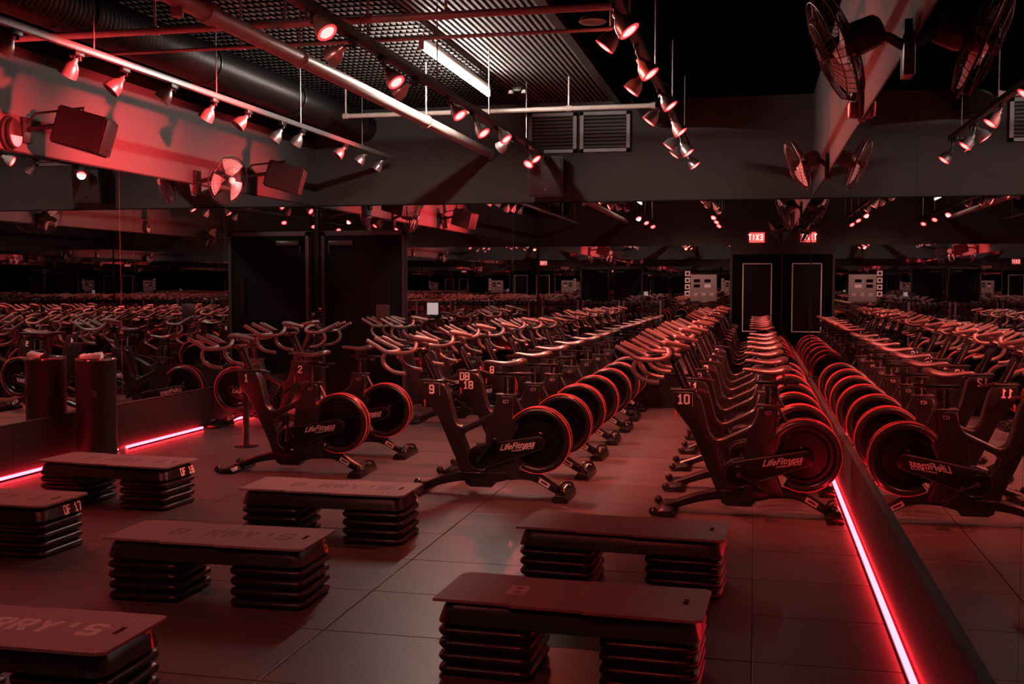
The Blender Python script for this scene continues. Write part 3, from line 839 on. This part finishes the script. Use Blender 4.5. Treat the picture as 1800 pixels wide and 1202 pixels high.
def make_bike():
    r = empty('spin_bike')
    f = MB().prism(FRAME_POLY, -.046, .046, 'Y', bev=.022, seg=4)
    # saddle shaped fillet between head and top bar
    f.build('frame', M_FRAME, r, smooth=50)
    MB().prism(ring_poly(WCX, WCZ, .236, .187, math.radians(150), math.radians(-122)), -.052, .052, 'Y', bev=.0235, seg=5).build('wheel_guard', M_FRAME, r, smooth=50)
    for s in (-1, 1):
        MB().tube([(WCX + .2362 * math.cos(a), s * .040, WCZ + .2362 * math.sin(a)) for a in [math.radians(146 - 264 * k / 44) for k in range(45)]], .0034, 6).build('guard_trim', M_REDTRIM, r)
    fw = MB()
    Mw = Matrix.Translation((WCX, 0, WCZ)) @ Matrix.Rotation(PI / 2, 4, 'X')
    fw.lathe([(.0005, .02), (.05, .022), (.06, .014), (.15, .012), (.162, .022), (.186, .022), (.186, -.022), (.162, -.022), (.15, -.012), (.06, -.014), (.05, -.022), (.0005, -.02)], 48, Mw)
    fwo = fw.build('flywheel', M_DISC, r, smooth=30)
    # chain covers, one on each side
    for s in (-1, 1):
        cov = MB().prism(capsule((-.095, .275), .088, (.335, .393), .052), min(s * .045, s * .083), max(s * .045, s * .083), 'Y', bev=.010, seg=2).build('chain_cover', M_COVER, r, smooth=40)
        path = capsule((-.095, .275), .083, (.335, .393), .047, 12)
        MB().tube([(p[0], s * .080, p[1]) for p in path], .0032, 6, closed=True).build('cover_bead', M_COVER_EDGE, cov)
        lg = MB()
        rot = Matrix.Rotation(math.radians(9) * 1, 4, 'Y')
        for (vs, fs), ox, oz in ((LOGO, .055, .352), (LOGO2, .145, .333), (LOGO3, .245, .335)):
            out = []
            for v in vs:
                px = ox + v.x if s < 0 else .335 - (ox - .055) - v.x
                pz = oz + v.y
                # text climbs with the cover
                dx = (px - .055) if s < 0 else (.335 - px)
                out.append((px, s * .0838, pz + (.16 * dx if s < 0 else -.16 * dx + .045) - .02))
            lg.add(out, fs)
        # roundel before the maker's letters
        cxr = .232 if s < 0 else .335 - (.232 - .055)
        lgz = .335 + .012 + (.16 * (.232 - .055) if s < 0 else -.16 * (.232 - .055) + .045) - .02
        lg.add([(cxr + .010 * math.cos(a), s * .0838, lgz + .010 * math.sin(a)) for a in [2 * PI * k / 12 for k in range(12)]], [tuple(range(12))])
        lg.build('brand_lettering', M_PALE, cov, smooth=0)
    for s in (1, -1):
        mb = MB()
        strokes(mb, 'IC7', (.093 - s * .024, -.0466 * s, .668), (s, 0, 0), (0, 0, 1), .020, w=1.6, gap=2.4, wid=.9)
        mb.build('model_badge', M_PALE, r, smooth=0)
    # belly and legs
    MB().prism([(-.225, .165), (-.20, .08), (-.165, .060), (-.01, .060), (.02, .095), (.10, .115), (.11, .17)], -.058, .058, 'Y', bev=.010).build('belly_pan', M_STEELB, r)
    fa = smooth_path([(-.10, 0, .125), (-.22, 0, .130), (-.36, 0, .102), (-.48, 0, .060), (-.575, 0, .030)], 4)
    def band(path, w, h):
        vs, fs = [], []
        n = len(path)
        for i, p in enumerate(path):
            t = (path[min(i + 1, n - 1)] - path[max(i - 1, 0)]).normalized()
            u = Vector((-t.z, 0, t.x))
            if u.z < 0: u = -u
            hh = h(i / (n - 1))
            c = .012
            for (a, b) in ((-w + c, -1), (w - c, -1), (w, -1 + c / hh), (w, 1 - c / hh), (w - c, 1), (-w + c, 1), (-w, 1 - c / hh), (-w, -1 + c / hh)):
                vs.append(p + u * (b * hh) + Vector((0, a, 0)))
        for i in range(n - 1):
            for k in range(8):
                k2 = (k + 1) % 8
                fs.append((i * 8 + k, i * 8 + k2, (i + 1) * 8 + k2, (i + 1) * 8 + k))
        fs.append(tuple(range(8))); fs.append(tuple((n - 1) * 8 + k for k in range(8)))
        return vs, fs
    MB().add(*band(fa, .040, lambda t: .036 - .014 * t)).build('front_leg', M_STEELB, r, smooth=40)
    ra = smooth_path([(.0, 0, .135), (.12, 0, .150), (.25, 0, .150), (.34, 0, .122), (.42, 0, .075), (.50, 0, .032)], 4)
    MB().add(*band(ra, .040, lambda t: .036 - .012 * t)).build('rear_leg', M_STEELB, r, smooth=40)
    for s in (-1, 1):
        M = Matrix.Translation((.372, s * .0408, .104)) @ Matrix.Rotation(math.radians(30), 4, 'Y')
        lbo = MB().box(-.042, .042, -.0008, .0008, -.017, .017, M=M).build('leg_label', M_PALE, r, smooth=0)
        M = Matrix.Translation((.372, s * .0418, .104)) @ Matrix.Rotation(math.radians(30), 4, 'Y')
        MB().box(-.026, .026, -.0006, .0006, -.006, .006, M=M).build('label_print', M_COVER, lbo, smooth=0)
    # feet
    MB().prism([(-.615, .004), (-.615, .022), (-.590, .040), (-.520, .044), (-.495, .020), (-.495, .004)], -.215, .215, 'Y', bev=.006).build('front_foot', M_STEELB, r)
    for s in (-1, 1):
        MB().sphere((-.632, s * .200, .034), .030, 14).build('transport_wheel', M_BALL, r)
    MB().prism([(.455, .004), (.455, .028), (.475, .050), (.545, .050), (.562, .030), (.562, .004)], -.215, .215, 'Y', bev=.006).build('rear_foot', M_STEELB, r)
    for s in (-1, 1):
        lo_ = smooth_path([(.475, s * .05, .050), (.480, s * .06, .082), (.500, s * .11, .090), (.530, s * .17, .078), (.545, s * .185, .050)], 3)
        MB().tube(lo_, .009, 8).tube([(.50, s * .04, .05), (.515, s * .08, .074), (.54, s * .12, .05)], .007, 6).build('foot_loop', M_STEELB, r)
        for xx in (-.555, .51):
            MB().lathe([(.0005, 0), (.022, 0), (.020, .006), (.0005, .006)], 12, Matrix.Translation((xx, s * .19, -.001))).build('levelling_pad', M_STEELB, r)
    # cranks and pedals
    ax = empty('crank_set'); ax.parent = r; ax.location = (-.088, 0, .272)
    MB().tube([(0, -.108, 0), (0, .108, 0)], .016, 12).build('axle', M_CHROME, ax)
    for s in (-1, 1):
        MB().tube([(.055 * math.cos(a), s * .087, .055 * math.sin(a)) for a in [2 * PI * k / 28 for k in range(28)]], .0045, 6, closed=True).tube([(.036 * math.cos(a), s * .088, .036 * math.sin(a)) for a in [2 * PI * k / 24 for k in range(24)]], .003, 6, closed=True).build('crank_ring', M_STEELB, ax)
        e = Vector((-s * .172, 0, 0))
        MB().tube([(0, s * .102, 0), (e.x * .5, s * .112, 0), (e.x, s * .114, 0)], [.017, .013, .014], 10, flat=.7).build('crank_arm', M_STEELB, ax)
        MB().tube([(e.x, s * .11, 0), (e.x, s * .20, 0)], .008, 8).box(e.x - .045, e.x + .045, s * .165 - .045, s * .165 + .045, -.011, .011, b=.005).tube(smooth_path([(e.x - .03, s * .125, .01), (e.x - .075, s * .14, .035), (e.x - .075, s * .19, .035), (e.x - .03, s * .205, .01)], 3), .006, 6).build('pedal', M_STEELB, ax)
    # seat
    MB().prism([(.068, .70), (.145, .70), (.150, .868), (.078, .868)], -.024, .024, 'Y', bev=.006).build('seat_post', M_STEELB, r)
    tk = MB()
    for s in (-1, 1):
        for k in range(12):
            zz = .732 + k * .010
            tk.box(.098, .098 + (.016 if k % 4 == 0 else .010), s * .0245 - .0004, s * .0245 + .0004, zz, zz + .0022)
    tk.build('post_scale', M_PALE, r, smooth=0)
    MB().box(.018, .168, -.050, .050, .716, .732, b=.005).build('post_collar', M_COVER_EDGE, r)
    MB().box(.010, .285, -.026, .026, .862, .884, b=.005).build('seat_slider', M_STEELB, r)
    MB().box(.055, .155, -.034, .034, .850, .862, b=.004).tube([(.20, -.055, .850), (.20, .055, .850)], .012, 10).box(.06, .14, -.03, .03, .884, .935, b=.006).build('seat_clamp', M_COVER_EDGE, r)
    MB().tube([(.16, -.01, .70), (.205, -.012, .615)], [.010, .012], 10).build('adjuster_lever', M_REDPL if False else M_COVER_EDGE, r)
    sec = [(-.075, .010, .958, .948), (-.062, .020, .968, .942), (-.02, .026, .968, .936), (.03, .034, .962, .930), (.08, .052, .960, .925), (.13, .078, .968, .925), (.175, .092, .982, .932), (.205, .090, .988, .942), (.225, .070, .984, .952), (.235, .030, .976, .960)]
    vs, fs, n = [], [], 14
    for (x, w, zt, zb) in sec:
        for k in range(n):
            a = 2 * PI * k / n
            cz, hz = (zt + zb) / 2, (zt - zb) / 2
            sa = math.sin(a)
            vs.append((x, w * math.copysign(abs(math.cos(a)) ** .8, math.cos(a)), cz + hz * (math.copysign(abs(sa) ** .7, sa)) - (.010 * (abs(math.cos(a)) ** 2) * w / .09)))
    for i in range(len(sec) - 1):
        for k in range(n):
            k2 = (k + 1) % n
            fs.append((i * n + k, i * n + k2, (i + 1) * n + k2, (i + 1) * n + k))
    fs.append(tuple(range(n))); fs.append(tuple((len(sec) - 1) * n + k for k in range(n)))
    MB().add(vs, fs).build('saddle', M_SADDLE, r, smooth=60)
    # handlebar post
    MB().prism([(-.455, .80), (-.395, .80), (-.502, 1.035), (-.560, 1.035)], -.024, .024, 'Y', bev=.006).build('handlebar_post', M_STEELB, r)
    tk = MB()
    for s in (-1, 1):
        for k in range(14):
            t = k / 14
            zz = .835 + t * .16
            xx = -.420 - (zz - .80) * .455
            tk.box(xx - .012, xx, s * .0245 - .0004, s * .0245 + .0004, zz, zz + .0022)
    tk.build('post_scale', M_PALE, r, smooth=0)
    MB().box(-.540, -.372, -.050, .050, .806, .824, b=.006).build('post_collar', M_COVER_EDGE, r)
    MB().tube([(-.37, .02, .815), (-.335, .05, .805), (-.30, .065, .79)], [.009, .011, .013], 10).build('clamp_lever', M_COVER_EDGE, r)
    MB().box(-.507, -.497, -.052, -.046, .630, .680, b=.002).build('brake_tab', M_REDPL, r)
    # handlebars: two side bars, two inner bars, two drops, and the centre wing
    hb = MB()
    for s in (-1, 1):
        def S(pts): return [(p[0], p[1] * s, p[2]) for p in pts]
        hb.tube(smooth_path(S([(-.885, .205, 1.108), (-.80, .208, 1.062), (-.738, .210, 1.028), (-.66, .212, 1.020), (-.575, .205, 1.028), (-.540, .170, 1.052), (-.550, .105, 1.080), (-.575, .04, 1.090)]), 4), .0155, 10)
        hb.tube(smooth_path(S([(-.868, .085, 1.120), (-.78, .087, 1.080), (-.700, .092, 1.045), (-.675, .120, 1.034), (-.695, .165, 1.028), (-.735, .205, 1.028)]), 4), .0150, 10)
        hb.tube(smooth_path(S([(-.745, .205, 1.022), (-.765, .205, .975), (-.750, .205, .930), (-.700, .203, .893), (-.640, .200, .878), (-.600, .198, .876)]), 4), .0155, 10)
    hb.build('handlebar', M_RUBBER, r, smooth=60)
    MB().prism([(-.60, -.055), (-.575, -.085), (-.535, -.060), (-.47, -.028), (-.425, -.018), (-.415, 0), (-.425, .018), (-.47, .028), (-.535, .060), (-.575, .085), (-.60, .055)], 1.058, 1.088, 'Z', bev=.010, M=Matrix.Translation((0, 0, .02)) @ Matrix.Translation((-.42, 0, 1.07)) @ Matrix.Rotation(.20, 4, 'Y') @ Matrix.Translation((.42, 0, -1.07))).build('bar_wing', M_RUBBER, r, smooth=60)
    MB().box(-.745, -.600, -.048, .048, 1.030, 1.052, b=.008).build('console_tray', M_STEELB, r)
    MB().box(-.71, -.635, -.032, .032, 1.052, 1.062, b=.004, M=None).build('console_screen', M_BALL, r)
    MB().tube([(-.56, -.03, 1.02), (-.47, -.045, 1.035)], .012, 10).tube([(-.53, -.052, 1.03), (-.53, .052, 1.03)], .018, 12).build('bar_clamp', M_COVER_EDGE, r)
    return r

bike0 = make_bike()
used = False
def place_bike(x, y, rz, label, group, num=None, crank=0.0):
    global used
    b = copy_tree(bike0) if used else bike0
    used = True
    b.location = (x, y, 0)
    b.rotation_euler = (0, 0, rz)
    for c in b.children:
        if c.name.startswith('crank_set'):
            c.rotation_euler = (0, crank, 0)
            for g in c.children:
                pass
    tag(b, label, 'exercise bike', group)
    return b
todo_num = []
C3 = [('10', 0), ('11', 1), ('12', 2), ('13', 3), ('14', 4), ('15', 5), ('16', 6)]
cr3 = [.45, .9, .5, .7, .2, 1.1, .4]
for n, k in C3:
    b = place_bike(0.0 + (.008 * math.sin(k * 2.3) - .006), 7.28 + .90 * k, .012 * math.sin(k * 1.7), ('black spin bike numbered %s, %s from the viewer in the row beside the right mirror' % (n, ORD[k])) if k < 4 else ('black spin bike, %s from the viewer in the row beside the right mirror' % ORD[k]), 'spin bikes beside the right mirror', crank=cr3[k])
    todo_num.append((b, n))
C2 = [('9', 0), ('DB 18', 1), ('8', 2), ('7', 3), ('6', 4), ('5', 5), ('4', 6)]
cr2 = [-.85, -.3, .6, .3, -.6, .9, .1]
for n, k in C2:
    b = place_bike(-1.82 + (.012 * math.sin(k * 1.9)), 7.57 + .93 * k, .012 * math.cos(k * 2.1), ('black spin bike marked %s, %s from the viewer in the middle row' % (n, ORD[k])) if k in (0, 1) else ('black spin bike, %s from the viewer in the middle row' % ORD[k]), 'spin bikes of the middle row', crank=cr2[k])
    todo_num.append((b, n))
b = place_bike(-3.55, 8.15, .03, 'black spin bike numbered 1, nearest the viewer in the left row', 'spin bikes of the left row', crank=-1.45); todo_num.append((b, '1'))
b = place_bike(-3.50, 9.10, .03, 'black spin bike numbered 2, just behind the bike numbered 1', 'spin bikes of the left row', crank=-1.0); todo_num.append((b, '2'))
b = place_bike(-3.06, 11.42, .0, 'black spin bike with lowered bars, behind bikes 9 and 18 near the back mirror', 'spin bikes of the left row', crank=.5); todo_num.append((b, '20'))
b = place_bike(-3.66, 12.42, .0, 'black spin bike standing in front of the black door', 'spin bikes of the left row', crank=1.0); todo_num.append((b, '21'))
b = place_bike(-5.03, 10.6, PI, 'black spin bike facing right with its wheel against the left wall', 'spin bikes of the left row', crank=.7); todo_num.append((b, '22'))
for b, n in todo_num:
    dz = {'1': -.028, '2': .038, '20': .03, '8': .02, '4': -.02, '6': .025, '12': .015, '14': .02}.get(n, 0)
    for c in b.children:
        if c.name.split('.')[0] in ('handlebar', 'bar_wing', 'console_tray', 'console_screen', 'bar_clamp', 'handlebar_post'):
            c.location = (-dz * .45, 0, dz)
    if n in ('20', '21', '22'): continue
    for s in (1, -1):
        number_decal(b, n, s)

# tablet on the bars of the bike in front of the door
t = empty('tablet', (-4.37, 12.46, 1.09))
MB().box(-.085, .085, -.006, .006, 0, .18, b=.003).build('tablet_body', M_LAMPB, t)
MB().box(-.08, .08, .006, .0075, .008, .172).build('tablet_screen', M_SCREEN, t, smooth=0)
MB().box(-.05, .05, -.02, .03, -.02, .0, b=.003).build('tablet_clip', M_LAMPB, t)
tag(t, 'lit tablet on the bars of the bike before the door, seen mirrored', 'tablet')

# ================================================================== STEP BENCHES
def rrect(hx, hy, r, n=4):
    pts = []
    for (cx, cy, a0) in ((hx - r, hy - r, 0), (-hx + r, hy - r, PI / 2), (-hx + r, -hy + r, PI), (hx - r, -hy + r, 1.5 * PI)):
        for k in range(n + 1):
            a = a0 + PI / 2 * k / n
            pts.append((cx + r * math.cos(a), cy + r * math.sin(a)))
    return pts
def loft(levels, n=4):
    """levels: (half x, half y, corner radius, z)"""
    vs, fs = [], []
    for (hx, hy, r, z) in levels:
        vs += [(p[0], p[1], z) for p in rrect(hx, hy, r, n)]
    m = 4 * (n + 1)
    for i in range(len(levels) - 1):
        for k in range(m):
            k2 = (k + 1) % m
            fs.append((i * m + k, i * m + k2, (i + 1) * m + k2, (i + 1) * m + k))
    fs.append(tuple(range(m))[::-1]); fs.append(tuple((len(levels) - 1) * m + k for k in range(m)))
    return vs, fs
def make_bench():
    r = empty('step_bench')
    rv = loft([(.165, .175, .03, .001), (.178, .188, .04, .006), (.185, .195, .045, .016), (.185, .195, .045, .026), (.178, .188, .04, .036), (.160, .170, .03, .042), (.160, .170, .03, .050)], 4)
    riser = mk(MB().add(*rv), 'riser', M_DECKPL, 50)
    for sx in (-1, 1):
        for k in range(4):
            o = link_part('riser', riser, r)
            o.location = (sx * .315, 0, .050 * k)
    MB().add(*loft([(.485, .185, .05, .198), (.502, .200, .06, .206), (.494, .193, .057, .234), (.485, .186, .055, .262), (.470, .172, .05, .284), (.460, .165, .05, .286)], 5)).build('deck', M_DECKPL, r, smooth=50)
    # rubber mat with stepped long edges and a slot near its right end
    out = [(-.515, -.185), (-.225, -.185), (-.205, -.200), (.06, -.200), (.08, -.213), (.485, -.213), (.515, -.19), (.515, .195), (.495, .213), (.04, .213), (.02, .203), (-.235, .203), (-.255, .222), (-.50, .222), (-.515, .205)]
    slot = [(.425, .06), (.445, .06), (.445, -.02), (.425, -.02)]
    poly = out[:7] + [(.515, .0)] + [(.445, .0)] + [(.445, -.02), (.425, -.02), (.425, .06), (.445, .06)] + [(.445, .0002), (.515, .0002)] + out[7:]
    MB().prism(poly, .2865, .2975, 'Z', bev=0).build('mat', M_MATPAD, r, smooth=0)
    MB().box(.420, .450, -.026, .066, .2862, .2868).build('mat_slot', M_SLOT, r, smooth=0)
    return r
bench0 = make_bench()
bused = False
def place_bench(x, y, rz, num, label, mat_text, mat_m, num_m=M_REDPRINT, dec=True, tx=-.24):
    global bused
    b = copy_tree(bench0) if bused else bench0
    todo_b.append((b, num, num_m, mat_text, mat_m, tx, dec))
    bused = True
    b.location = (x, y, 0)
    b.rotation_euler = (0, 0, rz)
    tag(b, label, 'step bench', 'step benches on the floor')
todo_b = []
place_bench(-2.52, 4.80, .015, '6', 'black step bench numbered 6 with a worn grey mat', "B RRY'S", M_MATDARK)
place_bench(-2.475, 6.11, .01, '5', 'black step bench numbered 5 in front of bike 9', "B RRY'S", M_MATDARK, M_WHITE)
place_bench(-4.29, 6.715, -.06, 'DF 18', 'black step bench marked DF 18 before the bin by the left mirror', "B RRY'S", M_MATDARK, M_WHITE)
place_bench(-4.285, 5.40, -.01, 'DF 17', 'black step bench marked DF 17 cut by the left edge', "B RRY'S", M_MATDARK, M_WHITE)
place_bench(-2.585, 3.34, .01, '7', 'black step bench numbered 7 in the bottom left corner', "B RRY'S", M_MATPALE)
place_bench(-.635, 5.44, -.06, '', 'black step bench in front of bike 10, without a readable number', "", M_MATPALE, tx=-.3)
place_bench(-.68, 4.15, -.04, '', 'black step bench with a pale letter B on its mat, nearest the right strip', "B", M_MATPALE, tx=-.25)
for b, num, num_m, mt, mm, tx_, dec in todo_b:
    if mt:
        for i, ch in enumerate(mt):
            if ch == ' ': continue
            mb = MB()
            strokes(mb, ch, (tx_ + i * .0915, -.045, .2979), (1, 0, 0), (0, 1, 0), .105, w=2.4, wid=.85)
            mb.build('mat_letter', mm, b, smooth=0)
    if num:
        # on the sloped right end of the deck, near its back corner
        mb = MB()
        hh = .056 if len(num) == 1 else .045
        up = Vector((-.304, 0, 1.0)).normalized()
        w = text_width(num, hh, 2.4, .8)
        y0 = .135 - w if len(num) == 1 else .160 - w
        strokes(mb, num, Vector((.5018, y0 - .005, .2115)), (0, 1, 0), up, hh, w=2.0, gap=2.4, wid=.8)
        mb.build('number_decal', num_m, b, smooth=0)

# ================================================================== BIN, STAND
o = empty('waste_bin', (-5.415, 8.18, 0))
MB().lathe([(.155, 0), (.163, .01), (.163, .86), (.165, .865), (.165, .88), (.15, .884), (.13, .884), (.13, .80), (.0005, .80)], 36).build('bin_body', M_BIN, o, smooth=30)
MB().lathe([(.168, .872), (.172, .880), (.168, .890), (.145, .892), (.135, .886)], 36).build('bin_rim', M_CHROME, o)
MB().lathe([(.0005, 0), (.03, 0), (.03, .006), (.0005, .008)], 18, Matrix.Translation((.08, -.145, .60)) @ Matrix.Rotation(PI / 2, 4, 'X') ).build('lock_disc', M_SLOT, o)
tag(o, 'tall black round bin standing against the left mirror', 'bin')
vs, fs = [], []
rnd = random.Random(3)
NX, NY = 10, 6
for i in range(NX + 1):
    for j in range(NY + 1):
        u, v = i / NX - .5, j / NY - .5
        vs.append((u * .17, v * .09, .012 + .020 * math.cos(PI * v) + .10 * 0 + .018 * (u + .5) + rnd.uniform(-.004, .004)))
for i in range(NX):
    for j in range(NY):
        p_ = i * (NY + 1) + j
        fs.append((p_, p_ + 1, p_ + NY + 2, p_ + NY + 1))
n0 = len(vs)
vs += [(x, y, 0) for (x, y, z) in vs]
fs += [tuple(n0 + q for q in f[::-1]) for f in fs]
ring = [i * (NY + 1) for i in range(NX + 1)] + [NX * (NY + 1) + j for j in range(1, NY + 1)] + [i * (NY + 1) + NY for i in range(NX - 1, -1, -1)] + [j for j in range(NY - 1, 0, -1)]
for a, b in zip(ring, ring[1:] + ring[:1]):
    fs.append((a, b, n0 + b, n0 + a))
o = MB().add(vs, fs).build('folded_towel', M_TOWEL, smooth=60, loc=(-5.40, 8.10, .8925), rot=(0, 0, .3))
tag(o, 'folded white towel lying on the rim of the black bin', 'towel')
o = empty('floor_stand', (-4.62, 9.33, 0))
MB().lathe([(.0005, 0), (.11, 0), (.11, .008), (.03, .014), (.02, .03), (.0005, .03)], 24).build('stand_base', M_STEELB, o)
MB().tube([(0, 0, .01), (0, 0, 1.02)], .030, 14).build('stand_post', M_COVER_EDGE, o)
MB().tube([(0, 0, .60), (0, 0, .635)], .038, 14).build('stand_collar', M_STEELB, o)
MB().box(-.10, .22, -.15, .15, 1.02, 1.045, b=.006).build('stand_top', M_COVER_EDGE, o)
tag(o, 'slim dark floor stand with a small top behind the bars of bike 1', 'stand')
